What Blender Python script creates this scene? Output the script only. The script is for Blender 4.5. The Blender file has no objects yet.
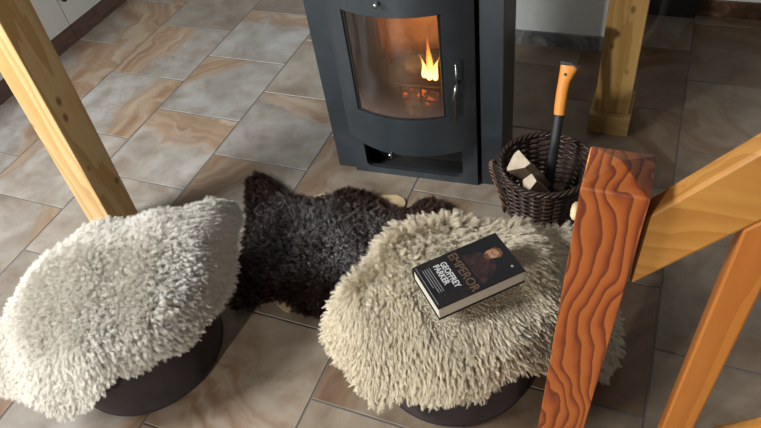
import bpy, bmesh, math, random
import numpy as np
from mathutils import Vector, Matrix, noise as mn
random.seed(7); rng = np.random.default_rng(7)
S = bpy.context.scene; COL = S.collection; PI = math.pi
# ---------------------------------------------------------------- camera
cd = bpy.data.cameras.new('camera'); cam = bpy.data.objects.new('camera', cd); COL.objects.link(cam); S.camera = cam
cd.sensor_width = 36; cd.lens = 648.32/761*36; cd.clip_start = .02
Rm = Matrix(((0.9241518, -0.1829520, 0.3353684), (0.3615295, 0.7025112, -0.6130044), (-0.1234497, 0.6877547, 0.7153696)))
cam.matrix_world = Matrix.Translation((2.5281, -2.5133, 1.7091)) @ Rm.to_4x4()
# ---------------------------------------------------------------- light and exposure
S.view_settings.view_transform = 'Standard'; S.view_settings.look = 'None'; S.view_settings.gamma = 1
S.view_settings.use_curve_mapping = False; S.view_settings.exposure = 0.0
W = bpy.data.worlds.new('world'); S.world = W; W.use_nodes = True
W.node_tree.nodes['Background'].inputs[0].default_value = (.95, .97, 1, 1)
W.node_tree.nodes['Background'].inputs[1].default_value = .15
def area(name, loc, target, w, h, power, col, spread=180):
    l = bpy.data.lights.new(name, 'AREA'); l.shape = 'RECTANGLE'; l.size = w; l.size_y = h; l.energy = power; l.color = col
    l.spread = math.radians(spread)
    o = bpy.data.objects.new(name, l); COL.objects.link(o); o.location = loc
    o.rotation_euler = (Vector(target)-Vector(loc)).to_track_quat('-Z', 'Y').to_euler(); return o
area('window_daylight_left', (-.5, -3.1, 2.55), (.95, -1.1, .1), 1.2, 1.1, 108, (.94, .97, 1), 125)
area('window_daylight_front', (1.2, -4.9, 1.25), (2.0, -1.1, .3), .14, .18, 66, (1, .94, .85))

# ---------------------------------------------------------------- material helpers
def mat(name):
    m = bpy.data.materials.new(name); m.use_nodes = True; nt = m.node_tree
    return m, nt, nt.nodes['Principled BSDF']
def N(nt, t, **k):
    n = nt.nodes.new(t)
    for a, v in k.items():
        if a.startswith('i_'):
            key = a[2:]; key = int(key) if key.isdigit() else key
            n.inputs[key].default_value = v
        else: setattr(n, a, v)
    return n
def ramp(nt, fac, stops):
    r = nt.nodes.new('ShaderNodeValToRGB'); e = r.color_ramp.elements
    while len(e) < len(stops): e.new(.5)
    for i, (p, c) in enumerate(stops): e[i].position = p; e[i].color = (*c, 1) if len(c) == 3 else c
    nt.links.new(fac, r.inputs[0]); return r.outputs[0]
def mixc(nt, f, a, b, bt='MIX'):
    n = nt.nodes.new('ShaderNodeMix'); n.data_type = 'RGBA'; n.blend_type = bt
    for sck, v in ((n.inputs[0], f), (n.inputs[6], a), (n.inputs[7], b)):
        if hasattr(v, 'links'): nt.links.new(v, sck)
        else: sck.default_value = v if isinstance(v, float) else ((*v, 1) if len(v) == 3 else v)
    return n.outputs[2]
def math_(nt, op, a, b=0.0, c=None):
    n = nt.nodes.new('ShaderNodeMath'); n.operation = op
    for i, v in enumerate((a, b) if c is None else (a, b, c)):
        if hasattr(v, 'links'): nt.links.new(v, n.inputs[i])
        else: n.inputs[i].default_value = v
    return n.outputs[0]
def noise(nt, vec, sc, det=3, rough=.5, dist=0):
    n = N(nt, 'ShaderNodeTexNoise'); n.inputs['Scale'].default_value = sc; n.inputs['Detail'].default_value = det
    n.inputs['Roughness'].default_value = rough; n.inputs['Distortion'].default_value = dist
    if vec is not None: nt.links.new(vec, n.inputs['Vector'])
    return n.outputs['Fac']
def mapping(nt, vec, scale=(1, 1, 1), loc=(0, 0, 0), rot=(0, 0, 0)):
    m = N(nt, 'ShaderNodeMapping'); m.inputs['Scale'].default_value = scale; m.inputs['Location'].default_value = loc; m.inputs['Rotation'].default_value = rot
    nt.links.new(vec, m.inputs['Vector']); return m.outputs[0]
def objco(nt): return N(nt, 'ShaderNodeTexCoord').outputs['Object']
def bump(nt, b, h, strength=.3, dist=.002):
    n = N(nt, 'ShaderNodeBump'); n.inputs['Strength'].default_value = strength; n.inputs['Distance'].default_value = dist
    nt.links.new(h, n.inputs['Height']); nt.links.new(n.outputs[0], b.inputs['Normal'])
def plain(name, col, rough=.5, metal=0, var=.12, sc=20, coat=0, bmp=0):
    m, nt, b = mat(name); f = noise(nt, objco(nt), sc, 4)
    lo = tuple(c*(1-var) for c in col); hi = tuple(min(1, c*(1+var)) for c in col)
    nt.links.new(ramp(nt, f, [(.3, lo), (.7, hi)]), b.inputs['Base Color'])
    b.inputs['Roughness'].default_value = rough; b.inputs['Metallic'].default_value = metal; b.inputs['Coat Weight'].default_value = coat
    if bmp: bump(nt, b, f, bmp)
    return m
def wood(name, lo, hi, dark, along='z', rings=26, rough=.45, coat=.15, distort=.5, stretch=.12, knots=True, seed=0., low=.25, high=.8):
    """grain runs along one object axis; knots are small dark ovals"""
    m, nt, b = mat(name); co = objco(nt)
    sc = {'z': (1, 1, stretch), 'x': (stretch, 1, 1), 'y': (1, stretch, 1)}[along]
    v = mapping(nt, co, sc, (seed, seed*.7, seed*.3))
    warp = noise(nt, v, 9, 3, .5)
    wv = N(nt, 'ShaderNodeSeparateXYZ'); nt.links.new(v, wv.inputs[0])
    x = math_(nt, 'ADD', wv.outputs[0], wv.outputs[1] if along != 'y' else wv.outputs[2])
    if along == 'x': x = math_(nt, 'ADD', wv.outputs[1], wv.outputs[2])
    ph = math_(nt, 'MULTIPLY_ADD', warp, distort, x)
    s = math_(nt, 'FRACT', math_(nt, 'MULTIPLY', ph, float(rings)))
    fine = noise(nt, mapping(nt, v, (14, 14, 14)), 12, 3)
    c = ramp(nt, s, [(0, hi), (low, hi), (high, lo), (.97, lo), (1, hi)])
    c = mixc(nt, math_(nt, 'MULTIPLY', fine, .35), c, dark)
    if knots:
        vo = N(nt, 'ShaderNodeTexVoronoi'); vo.inputs['Scale'].default_value = 11
        nt.links.new(mapping(nt, co, {'z': (1, 1, .6), 'x': (.6, 1, 1), 'y': (1, .6, 1)}[along], (seed*1.3, .2, .1)), vo.inputs['Vector'])
        k = ramp(nt, vo.outputs['Distance'], [(0, (1, 1, 1)), (.08, (.8, .8, .8)), (.135, (0, 0, 0))])
        c = mixc(nt, k, c, tuple(d*.55 for d in dark))
    nt.links.new(c, b.inputs['Base Color']); b.inputs['Roughness'].default_value = rough; b.inputs['Coat Weight'].default_value = coat
    b.inputs['Coat Roughness'].default_value = .25
    bump(nt, b, fine, .15, .001)
    return m
# ---------------------------------------------------------------- mesh helpers
def obj(name, bm, m, parent=None, smooth=False, loc=None, rotz=0, bevel=0, fix=True):
    if fix: bmesh.ops.recalc_face_normals(bm, faces=bm.faces[:])
    me = bpy.data.meshes.new(name); bm.to_mesh(me); bm.free()
    for mm in (m if isinstance(m, (list, tuple)) else [m]): me.materials.append(mm)
    o = bpy.data.objects.new(name, me); COL.objects.link(o)
    if smooth:
        for p in me.polygons: p.use_smooth = True
    if loc is not None: o.location = loc
    o.rotation_euler[2] = rotz
    if parent is not None: o.parent = parent
    if bevel:
        bv = o.modifiers.new('bevel', 'BEVEL'); bv.width = bevel; bv.segments = 2; bv.limit_method = 'ANGLE'
    return o
def empty(name, loc=(0, 0, 0), rotz=0):
    o = bpy.data.objects.new(name, None); COL.objects.link(o); o.location = loc; o.rotation_euler[2] = rotz; o.empty_display_size = .05
    return o
def tag(o, label=None, cat=None, group=None, kind=None):
    for k, v in (('label', label), ('category', cat), ('group', group), ('kind', kind)):
        if v: o[k] = v
    return o
def box(bm, lo, hi, mi=0):
    vs = [bm.verts.new((x, y, z)) for x in (lo[0], hi[0]) for y in (lo[1], hi[1]) for z in (lo[2], hi[2])]
    for f in ((0, 1, 3, 2), (4, 6, 7, 5), (0, 4, 5, 1), (2, 3, 7, 6), (0, 2, 6, 4), (1, 5, 7, 3)):
        fc = bm.faces.new([vs[i] for i in f]); fc.material_index = mi
    return vs
def prism(bm, poly, fn0, fn1):
    a = [bm.verts.new(fn0(*p)) for p in poly]; b = [bm.verts.new(fn1(*p)) for p in poly]; n = len(poly)
    bm.faces.new(a); bm.faces.new(b[::-1])
    for i in range(n): bm.faces.new((a[i], a[(i+1) % n], b[(i+1) % n], b[i]))
def tube(bm, pts, r, n=8, closed=False, cap=True):
    P = [Vector(p) for p in pts]; L = len(P); rr = r if isinstance(r, (list, tuple)) else [r]*L
    rings = []; up = Vector((0, 0, 1)); prev = None
    for i in range(L):
        d = (P[(i+1) % L]-P[i-1]) if closed else (P[min(i+1, L-1)]-P[max(i-1, 0)])
        d = d.normalized() if d.length > 1e-9 else Vector((0, 0, 1))
        if prev is None: a = d.cross(up if abs(d.z) < .9 else Vector((1, 0, 0))).normalized()
        else: a = (prev-d*prev.dot(d)).normalized()
        prev = a; b = d.cross(a)
        rings.append([bm.verts.new(P[i]+(a*math.cos(t)+b*math.sin(t))*rr[i]) for t in [2*PI*k/n for k in range(n)]])
    for i in range(L if closed else L-1):
        A, B = rings[i], rings[(i+1) % L]
        for k in range(n): bm.faces.new((A[k], A[(k+1) % n], B[(k+1) % n], B[k]))
    if cap and not closed: bm.faces.new(rings[0][::-1]); bm.faces.new(rings[-1])
def lathe(bm, prof, n=48, c=(0, 0, 0)):
    rings = []
    for r, z in prof:
        rings.append([bm.verts.new((c[0]+max(r, 1e-4)*math.cos(2*PI*k/n), c[1]+max(r, 1e-4)*math.sin(2*PI*k/n), c[2]+z)) for k in range(n)])
    for A, B in zip(rings, rings[1:]):
        for k in range(n): bm.faces.new((A[k], A[(k+1) % n], B[(k+1) % n], B[k]))
    bm.faces.new(rings[0][::-1]); bm.faces.new(rings[-1])

# ---------------------------------------------------------------- floor
T = .45
def floor_material():
    m, nt, b = mat('veined_stone_tile')
    uv = N(nt, 'ShaderNodeUVMap', uv_map='tile').outputs[0]
    at = N(nt, 'ShaderNodeAttribute', attribute_name='veinset'); rn = N(nt, 'ShaderNodeAttribute', attribute_name='tilerandom')
    sa = N(nt, 'ShaderNodeSeparateXYZ'); nt.links.new(at.outputs['Vector'], sa.inputs[0])
    sr = N(nt, 'ShaderNodeSeparateXYZ'); nt.links.new(rn.outputs['Vector'], sr.inputs[0])
    su = N(nt, 'ShaderNodeSeparateXYZ'); nt.links.new(uv, su.inputs[0])
    off = N(nt, 'ShaderNodeVectorMath', operation='MULTIPLY_ADD'); nt.links.new(rn.outputs['Vector'], off.inputs[0]); off.inputs[1].default_value = (40, 40, 40); nt.links.new(uv, off.inputs[2])
    co = off.outputs[0]
    d = math_(nt, 'ADD', math_(nt, 'MULTIPLY', sa.outputs[0], math_(nt, 'SUBTRACT', su.outputs[0], .5)), math_(nt, 'MULTIPLY', sa.outputs[1], math_(nt, 'SUBTRACT', su.outputs[1], .5)))
    w = noise(nt, co, 1.5, 3, .5, .5)
    w2 = noise(nt, co, 9, 4, .6, .6)
    dd = math_(nt, 'ADD', math_(nt, 'ADD', d, math_(nt, 'MULTIPLY', math_(nt, 'SUBTRACT', w, .5), .75)), math_(nt, 'MULTIPLY', math_(nt, 'SUBTRACT', w2, .5), .07))
    t = math_(nt, 'SUBTRACT', dd, sa.outputs[2])
    edge = ramp(nt, math_(nt, 'MULTIPLY_ADD', t, 3.0, .5), [(.40, (0, 0, 0)), (.50, (.55, .55, .55)), (.85, (1, 1, 1))])
    streak = noise(nt, None, 1)  # streaks follow the vein contours
    sn = nt.nodes[-1]; comb = N(nt, 'ShaderNodeCombineXYZ'); nt.links.new(math_(nt, 'MULTIPLY', dd, 8.5), comb.inputs[0])
    nt.links.new(math_(nt, 'MULTIPLY', w, 2.5), comb.inputs[1]); nt.links.new(math_(nt, 'MULTIPLY', sr.outputs[0], 30.), comb.inputs[2])
    nt.links.new(comb.outputs[0], sn.inputs['Vector']); sn.inputs['Scale'].default_value = 1.0; sn.inputs['Detail'].default_value = 3
    tan = ramp(nt, sn.outputs['Fac'], [(.32, (.27, .165, .10)), (.5, (.38, .265, .175)), (.68, (.48, .395, .305))])
    cloud = noise(nt, co, 3.2, 5, .62, .3)
    grey = ramp(nt, cloud, [(.30, (.27, .225, .185)), (.5, (.385, .352, .312)), (.68, (.48, .46, .43))])
    rust = ramp(nt, noise(nt, co, 2.3, 5, .7, .8), [(.56, (0, 0, 0)), (.70, (1, 1, 1))])
    grey = mixc(nt, math_(nt, 'MULTIPLY', rust, .6), grey, (.29, .20, .145))
    grey = mixc(nt, 1.0, grey, ramp(nt, sr.outputs[2], [(0, (1.10, .98, .82)), (1, (.96, 1.0, 1.05))]), 'MULTIPLY')
    c = mixc(nt, edge, grey, tan)
    c = mixc(nt, 1.0, c, ramp(nt, sr.outputs[1], [(0, (.33, .25, .185)), (.5, (.51, .47, .425)), (1, (.70, .685, .665))]), 'MULTIPLY')
    nt.links.new(c, b.inputs['Base Color'])
    rg = ramp(nt, cloud, [(.3, (.36,)*3), (.7, (.52,)*3)]); nt.links.new(rg, b.inputs['Roughness'])
    bump(nt, b, w2, .12, .002)
    return m
M_tile = floor_material()
M_grout = plain('grout', (.13, .12, .11), .9, sc=60)
# (column, row start) -> (direction to the brown side x, y(up = towards stove), threshold, tone)
V = {(0, 0): (-1, .1, .02, .9), (1, -.5): (.1, 1, .30, .95), (0, -1): (-.3, 1, .25, .45), (1, .5): (-1, 1, .38, .85), (0, 1): (1, -.1, .18, 1.), (1, 1.5): (.25, 1, .05, 1.),
     (2, 0): (-.4, .8, .6, .8), (2, 1): (.1, 1, .28, .85), (-1, .5): (.6, .2, -.1, .75), (-1, -.5): (.6, .6, -.1, .6), (0, 2): (-.9, .2, .42, .95), (1, 2.5): (.3, -1, .5, .95),
     (-1, 1.5): (1, .4, .25, .9), (-1, 2.5): (-.9, .5, .42, .8), (0, 3): (1, .5, .5, .8), (2, 2): (-.9, .6, .1, .6), (3, 3.5): (-.5, -1, .10, 1.), (4, 3): (-1, .2, .12, .55), (4, 4): (-.6, -.6, .8, .8),
     (3, 4.5): (-.8, .6, .1, .7), (3, 1.5): (-.8, .5, .2, .6), (4, 1): (.2, 1, .2, .9), (4, 0): (.3, .2, .1, .2), (5, .5): (1, .5, .1, .2), (6, 0): (-.8, -.7, .10, .5), (6, -1): (.4, 1, .1, .2),
     (5, -.5): (0, 1, .1, .1), (6, 1): (.6, .8, .30, .3), (6, 2): (.2, -.8, .30, .4), (6, 3): (.9, .3, .55, .4), (5, 2.5): (.5, -.5, -.1, .1), (5, 3.5): (-.2, .4, .35, .3), (5, 1.5): (.6, -.7, .1, .3), (3, .5): (0, 1, .3, .8)}
bm = bmesh.new(); uvl = bm.loops.layers.uv.new('tile'); a1 = bm.faces.layers.float_vector.new('veinset') if hasattr(bm.faces.layers, 'float_vector') else None
bm2 = bmesh.new()
verts = []; faces = []; uvs = []; A1 = []; A2 = []
g = .0028
for k in range(-4, 10):
    o_ = 0 if k % 2 == 0 else .5
    for j in range(-5, 9):
        v0 = j+o_; r_ = random.Random(k*97+j*13)
        p = V.get((k, v0)) or V.get((k, int(v0) if v0 == int(v0) else v0))
        if p is None:
            a = r_.uniform(0, 2*PI); p = (math.cos(a), math.sin(a), r_.uniform(0.1, .5), r_.uniform(.2, .9))
        x0, x1, y0, y1 = k*T+g, (k+1)*T-g, -(v0+1)*T+g, -v0*T-g
        base = len(verts); e_ = .0015
        for (xx, yy, zz) in ((x0, y0, -.002), (x1, y0, -.002), (x1, y1, -.002), (x0, y1, -.002), (x0+e_, y0+e_, 0), (x1-e_, y0+e_, 0), (x1-e_, y1-e_, 0), (x0+e_, y1-e_, 0)): verts.append((xx, yy, zz))
        tr = (r_.random(), .05 if (k >= 3 and v0 >= 3) else (.5+.5*r_.random() if k < 3 else .3*r_.random()))
        fs = [(4, 5, 6, 7), (0, 1, 5, 4), (1, 2, 6, 5), (2, 3, 7, 6), (3, 0, 4, 7)]
        for f in fs:
            faces.append(tuple(base+i for i in f)); A1.append(p[:3]); A2.append((tr[0], p[3], tr[1]))
            for i in f:
                X, Y, _ = verts[base+i]; uvs.append(((X-x0)/(x1-x0), (Y-y0)/(y1-y0)))
base = len(verts); verts += [(-1.8, -4, -.0021), (4.5, -4, -.0021), (4.5, 2.5, -.0021), (-1.8, 2.5, -.0021), (-1.8, -4, -.06), (4.5, -4, -.06), (4.5, 2.5, -.06), (-1.8, 2.5, -.06)]
gf = [(0, 1, 2, 3), (7, 6, 5, 4), (0, 4, 5, 1), (1, 5, 6, 2), (2, 6, 7, 3), (3, 7, 4, 0)]
for f in gf: faces.append(tuple(base+i for i in f)); A1.append((0, 0, 0)); A2.append((0, 0, 0)); uvs += [(0, 0)]*4
me = bpy.data.meshes.new('floor'); me.from_pydata(verts, [], faces); me.materials.append(M_tile); me.materials.append(M_grout)
ul = me.uv_layers.new(name='tile'); ul.data.foreach_set('uv', np.array(uvs, dtype=np.float32).ravel())
for nm, A in (('veinset', A1), ('tilerandom', A2)):
    at = me.attributes.new(nm, 'FLOAT_VECTOR', 'FACE'); at.data.foreach_set('vector', np.array(A, dtype=np.float32).ravel())
for i in range(len(faces)-6, len(faces)): me.polygons[i].material_index = 1
fl = bpy.data.objects.new('floor', me); COL.objects.link(fl); tag(fl, kind='structure')
bm.free(); bm2.free()

# ---------------------------------------------------------------- walls, skirting
M_wall = plain('white_plaster', (.82, .84, .81), .85, sc=40, var=.03, bmp=.1)
def stone(name, lo, mid, hi, rough):
    m, nt, b = mat(name); f = noise(nt, objco(nt), 9, 6, .65, 1.2)
    nt.links.new(ramp(nt, f, [(.3, lo), (.5, mid), (.7, hi)]), b.inputs['Base Color']); b.inputs['Roughness'].default_value = rough; return m
M_skirt = stone('grey_marbled_tile', (.09, .09, .095), (.19, .19, .19), (.36, .36, .35), .4)
M_skirt2 = stone('brown_glazed_tile', (.03, .018, .012), (.10, .055, .032), (.26, .14, .075), .28)
def sbox(name, lo, hi, m, bevel=0):
    b_ = bmesh.new(); box(b_, lo, hi); return tag(obj(name, b_, m, bevel=bevel), kind='structure')
sbox('wall_back', (1.62, .162, 0), (2.46, 2.3, 2.5), M_wall)
sbox('baseboard_back', (1.62, .150, 0), (2.46, .162, .070), M_skirt, .001)
sbox('wall_right', (2.46, .538, 0), (4.2, .70, 2.5), M_wall)
sbox('baseboard_right', (2.70, .526, 0), (4.2, .538, .078), M_skirt2, .001)
sbox('trim_1', (2.46, .50, 0), (2.70, .538, .6), plain('dark_door_frame', (.03, .028, .027), .5))
sbox('wall_left', (-1.15, -4, 0), (-1.0, 2.3, 2.5), M_wall)
sbox('wall_far', (-1.15, 2.3, 0), (4.2, 2.45, 2.5), M_wall)

# ---------------------------------------------------------------- kitchen cabinets
M_white = plain('white_lacquer', (.66, .67, .64), .42, var=.03, sc=8)
M_plinth = wood('brown_plinth_wood', (.10, .055, .045), (.14, .078, .064), (.065, .033, .028), along='y', rings=20, rough=.5, coat=0, knots=False)
M_hnd = plain('dark_metal_handle', (.03, .03, .03), .4, .8)
def cabinet(y0, y1, label):
    t = empty('kitchen_cabinet', (-.41, (y0+y1)/2, 0)); h = (y1-y0)/2
    tag(t, label, 'cabinet', 'white kitchen cabinets')
    b_ = bmesh.new(); box(b_, (-.57, -h+.001, .092), (-.019, h-.001, .86)); obj('carcass', b_, M_white, t)
    b_ = bmesh.new(); box(b_, (-.55, -h+.001, 0), (0, h-.001, .092)); obj('plinth', b_, M_plinth, t, bevel=.002)
    b_ = bmesh.new(); box(b_, (-.018, -h+.003, .097), (.0, h-.003, .855)); d = obj('door', b_, M_white, t, bevel=.0015)
    b_ = bmesh.new(); yh = -h+.03; tube(b_, [(.001, yh, .228), (.022, yh, .228), (.028, yh, .236), (.028, yh, .48), (.022, yh, .488), (.001, yh, .488)], .007, 8); obj('handle', b_, M_hnd, d, smooth=True)
cabinet(-.234, .36, 'white kitchen cabinet on brown plinth, farther one towards the stove wall')
cabinet(-.83, -.234, 'white kitchen cabinet on brown plinth, seen just right of the left pine post')
cabinet(-1.43, -.83, 'white kitchen cabinet on brown plinth, seen only left of the left pine post')

# ---------------------------------------------------------------- posts
M_pineL = wood('pale_pine', (.50, .31, .11), (.63, .45, .22), (.36, .17, .04), rings=14, rough=.45, distort=.35, seed=1.7, coat=.1)
M_pineR = wood('yellow_pine', (.46, .27, .085), (.58, .37, .13), (.36, .18, .045), rings=14, rough=.4, distort=.35, seed=4.2, coat=.1)
def post(name, loc, s, h, m, tilt, label, grp, plinth=0):
    t = empty(name, loc); tag(t, label, 'wooden post', grp)
    b_ = bmesh.new(); v = box(b_, (0, 0, 0), (s, s, h))
    for q in v:
        q.co.x += tilt[0]*q.co.z; q.co.y += tilt[1]*q.co.z
    obj('shaft', b_, m, t, bevel=.003)
    if plinth:
        b_ = bmesh.new(); e = .013; t_ = .0115
        for lo, hi in (((-e, -.032, 0), (s+e-.003, -.0005, plinth)), ((-e, s+.0005, 0), (s+e-.003, s+.02, plinth)), ((-e, 0, 0), (-.0005, s, plinth)), ((s+.0005, 0, 0), (s+e-.003, s, plinth))): box(b_, lo, hi)
        obj('plinth', b_, M_plb, t, bevel=.0015)
    return t
M_plb = wood('oiled_pine_block', (.33, .19, .06), (.42, .26, .09), (.24, .12, .03), along='x', rings=24, knots=False, seed=2)
post('timber_post', (.733, -1.456, 0), .12, 2.4, M_pineL, (.044, .009), 'knotty pale pine post behind the large white sheepskin, leaning to upper left', None)
post('timber_post', (2.375, -.387, 0), .128, 2.4, M_pineR, (0, 0), 'yellow pine post on a small wooden block behind the log basket', None, .085)

# ---------------------------------------------------------------- stove
SL = Vector((1.5471, -.8469, 0)); SR = math.radians(3.54)
stove = empty('wood_stove', SL, SR); tag(stove, 'black steel wood stove with curved glass door and a fire burning inside', 'stove')
M_steel = plain('anthracite_steel', (.088, .106, .124), .40, .75, var=.08, sc=14)
M_steel_in = plain('sooty_steel', (.012, .011, .010), .85)
M_chrome = plain('polished_metal', (.55, .55, .56), .18, 1, var=.03)
M_brick = plain('vermiculite_board', (.42, .25, .13), .9, var=.3, sc=7)
M_seal = plain('black_rope_seal', (.006, .006, .006), .95)
Wd = .485
# outer columns (flat fronts, returns)
b_ = bmesh.new(); box(b_, (-.079, .015, 0), (-.003, .235, 1.10)); obj('side_column', b_, M_steel, stove, bevel=.002)
b_ = bmesh.new(); box(b_, (.497, .012, 0), (.572, .235, 1.10)); obj('side_column', b_, M_steel, stove, bevel=.002)
# inner body: front plate around an arched ash niche, then carcass walls leaving a firebox
b_ = bmesh.new()
def rrect(x0, x1, z0, z1, r, n=6):
    pts = []
    for cx, cz, a0 in ((x1-r, z1-r, 0), (x0+r, z1-r, 90), (x0+r, z0+r, 180), (x1-r, z0+r, 270)):
        for i in range(n+1): a = math.radians(a0+90*i/n); pts.append((cx+r*math.cos(a), cz+r*math.sin(a)))
    return pts
inner = rrect(.05, .43, .030, .175, .028); 
def frame_plate(bm, x0, x1, z0, z1, hole, y0, y1):
    """rectangular plate with a hole, bridged angularly"""
    hc = (sum(p[0] for p in hole)/len(hole), sum(p[1] for p in hole)/len(hole)); O = []
    for hx, hz in hole:
        dx, dz = hx-hc[0], hz-hc[1]; ts = []
        if dx > 1e-9: ts.append((x1-hc[0])/dx)
        if dx < -1e-9: ts.append((x0-hc[0])/dx)
        if dz > 1e-9: ts.append((z1-hc[1])/dz)
        if dz < -1e-9: ts.append((z0-hc[1])/dz)
        t = min(ts); O.append([hc[0]+dx*t, hc[1]+dz*t])
    for cx, cz in ((x0, z0), (x0, z1), (x1, z0), (x1, z1)):
        i = min(range(len(O)), key=lambda i: (O[i][0]-cx)**2+(O[i][1]-cz)**2); O[i] = [cx, cz]
    n = len(hole); ring = lambda P, y: [bm.verts.new((p[0], y, p[1])) for p in P]
    of, hf, ob, hb = ring(O, y0), ring(hole, y0), ring(O, y1), ring(hole, y1)
    for i in range(n):
        j = (i+1) % n
        bm.faces.new((of[i], of[j], hf[j], hf[i])); bm.faces.new((ob[j], ob[i], hb[i], hb[j]))
        bm.faces.new((of[j], of[i], ob[i], ob[j])); bm.faces.new((hf[i], hf[j], hb[j], hb[i]))
frame_plate(b_, 0, Wd, 0, .215, inner, 0, .02)
obj('ash_niche_front', b_, M_steel, stove, bevel=0)
b_ = bmesh.new()
box(b_, (.006, .0205, 0), (.022, .42, 1.10)); box(b_, (.463, .0205, 0), (.479, .42, 1.10)); box(b_, (.0225, .40, 0), (.4625, .42, 1.10))
box(b_, (.0225, .0205, .0), (.4625, .3995, .012)); box(b_, (.0225, .0205, .205), (.4625, .3995, .235)); box(b_, (.0225, .0005, .80), (.4625, .3995, 1.10))
obj('carcass', b_, M_steel_in, stove)
b_ = bmesh.new(); box(b_, (.06, .10, .0125), (.42, .36, .10)); box(b_, (.20, .085, .045), (.28, .0995, .07)); obj('ash_pan', b_, M_steel_in, stove, bevel=.004)
b_ = bmesh.new(); box(b_, (-.09, -.01, 1.101), (.582, .43, 1.125)); obj('top_plate', b_, M_steel, stove, bevel=.003)
b_ = bmesh.new()
box(b_, (.023, .35, .2355), (.4625, .39, .798)); box(b_, (.023, .06, .2355), (.06, .3495, .798)); box(b_, (.425, .06, .2355), (.4625, .3495, .798))
obj('firebrick_lining', b_, M_brick, stove, bevel=.003)
# curved door: cylinder slice, radius from the chord and the bulge
BG = .095; RR = ((Wd/2)**2+BG**2)/(2*BG); CX, CY = Wd/2, RR-BG
def arc(s, rad=RR): return CY-math.sqrt(max(1e-9, rad*rad-(s-CX)**2))
z0d, z1d, gx0, gx1, gz0, gz1 = .195, .86, .080, .399, .352, .735
def curved(bm, s0, s1, za, zb, off0, off1, ns=18, nz=1):
    """solid slab bent on the door cylinder between offsets off0 (outer) and off1 (inner)"""
    G = {}
    for i in range(ns+1):
        a0 = math.asin((s0-CX)/RR); a1 = math.asin((s1-CX)/RR); a = a0+(a1-a0)*i/ns
        for j in range(nz+1):
            for k, of in enumerate((off0, off1)):
                r = RR-of; G[i, j, k] = bm.verts.new((CX+r*math.sin(a), CY-r*math.cos(a), za+(zb-za)*j/nz))
    for i in range(ns):
        for j in range(nz):
            bm.faces.new((G[i, j, 0], G[i+1, j, 0], G[i+1, j+1, 0], G[i, j+1, 0])); bm.faces.new((G[i, j+1, 1], G[i+1, j+1, 1], G[i+1, j, 1], G[i, j, 1]))
        bm.faces.new((G[i, 0, 0], G[i, 0, 1], G[i+1, 0, 1], G[i+1, 0, 0])); bm.faces.new((G[i, nz, 0], G[i+1, nz, 0], G[i+1, nz, 1], G[i, nz, 1]))
    for j in range(nz):
        bm.faces.new((G[0, j, 0], G[0, j+1, 0], G[0, j+1, 1], G[0, j, 1])); bm.faces.new((G[ns, j, 0], G[ns, j, 1], G[ns, j+1, 1], G[ns, j+1, 0]))
b_ = bmesh.new(); e = .0
curved(b_, .0, gx0, z0d, z1d, 0, .022, 6); curved(b_, gx1, Wd, z0d, z1d, 0, .022, 6); curved(b_, gx0, gx1, z0d, gz0, 0, .022, 18); curved(b_, gx0, gx1, gz1, z1d, 0, .022, 18)
# shelf under and over the bulge closing the door to the flat front
for zz0, zz1 in ((z0d, z0d+.004), (z1d-.004, z1d)):
    poly = [(s, arc(s)+.001) for s in np.linspace(.004, Wd-.004, 21)]+[(Wd-.004, -.0005), (.004, -.0005)]
    prism(b_, poly, lambda x, y, z=zz0: (x, y, z), lambda x, y, z=zz1: (x, y, z))
door = obj('door', b_, M_steel, stove, smooth=False)
for p in door.data.polygons: p.use_smooth = abs(p.normal.z) < .5
door.modifiers.new('split', 'EDGE_SPLIT').split_angle = math.radians(35)
b_ = bmesh.new()
curved(b_, gx0, gx0+.008, gz0, gz1, .006, .02, 2); curved(b_, gx1-.008, gx1, gz0, gz1, .006, .02, 2); curved(b_, gx0+.008, gx1-.008, gz0, gz0+.006, .006, .02, 18); curved(b_, gx0+.008, gx1-.008, gz1-.004, gz1, .006, .02, 18)
obj('rope_seal', b_, M_seal, door)
def glass_material():
    m, nt, b = mat('sooty_stove_glass'); nt.nodes.remove(b); out = nt.nodes['Material Output']
    co = objco(nt); f = noise(nt, mapping(nt, co, (1, 1, .5)), 11, 5, .6, .8)
    sx = N(nt, 'ShaderNodeSeparateXYZ'); nt.links.new(co, sx.inputs[0])
    lowsoot = ramp(nt, sx.outputs[2], [(.35, (.75,)*3), (.46, (.12,)*3), (1, (.0,)*3)])
    soot = math_(nt, 'ADD', math_(nt, 'MULTIPLY', ramp(nt, f, [(.45, (0, 0, 0)), (.80, (1, 1, 1))]), .22), math_(nt, 'MULTIPLY', lowsoot, .9))
    tr = N(nt, 'ShaderNodeBsdfTransparent'); tr.inputs[0].default_value = (.90, .80, .70, 1)
    gl = N(nt, 'ShaderNodeBsdfGlossy'); gl.inputs['Roughness'].default_value = .12; gl.inputs['Color'].default_value = (.8, .85, .9, 1)
    df = N(nt, 'ShaderNodeBsdfDiffuse'); df.inputs[0].default_value = (.16, .11, .085, 1)
    fr = N(nt, 'ShaderNodeFresnel'); fr.inputs[0].default_value = 1.55
    m1 = N(nt, 'ShaderNodeMixShader'); nt.links.new(soot, m1.inputs[0]); nt.links.new(tr.outputs[0], m1.inputs[1]); nt.links.new(df.outputs[0], m1.inputs[2])
    m2 = N(nt, 'ShaderNodeMixShader'); nt.links.new(fr.outputs[0], m2.inputs[0]); nt.links.new(m1.outputs[0], m2.inputs[1]); nt.links.new(gl.outputs[0], m2.inputs[2])
    nt.links.new(m2.outputs[0], out.inputs[0]); return m
b_ = bmesh.new(); curved(b_, gx0+.007, gx1-.007, gz0+.005, gz1-.003, .009, .013, 20); obj('glass_pane', b_, glass_material(), door, smooth=False)
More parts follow.
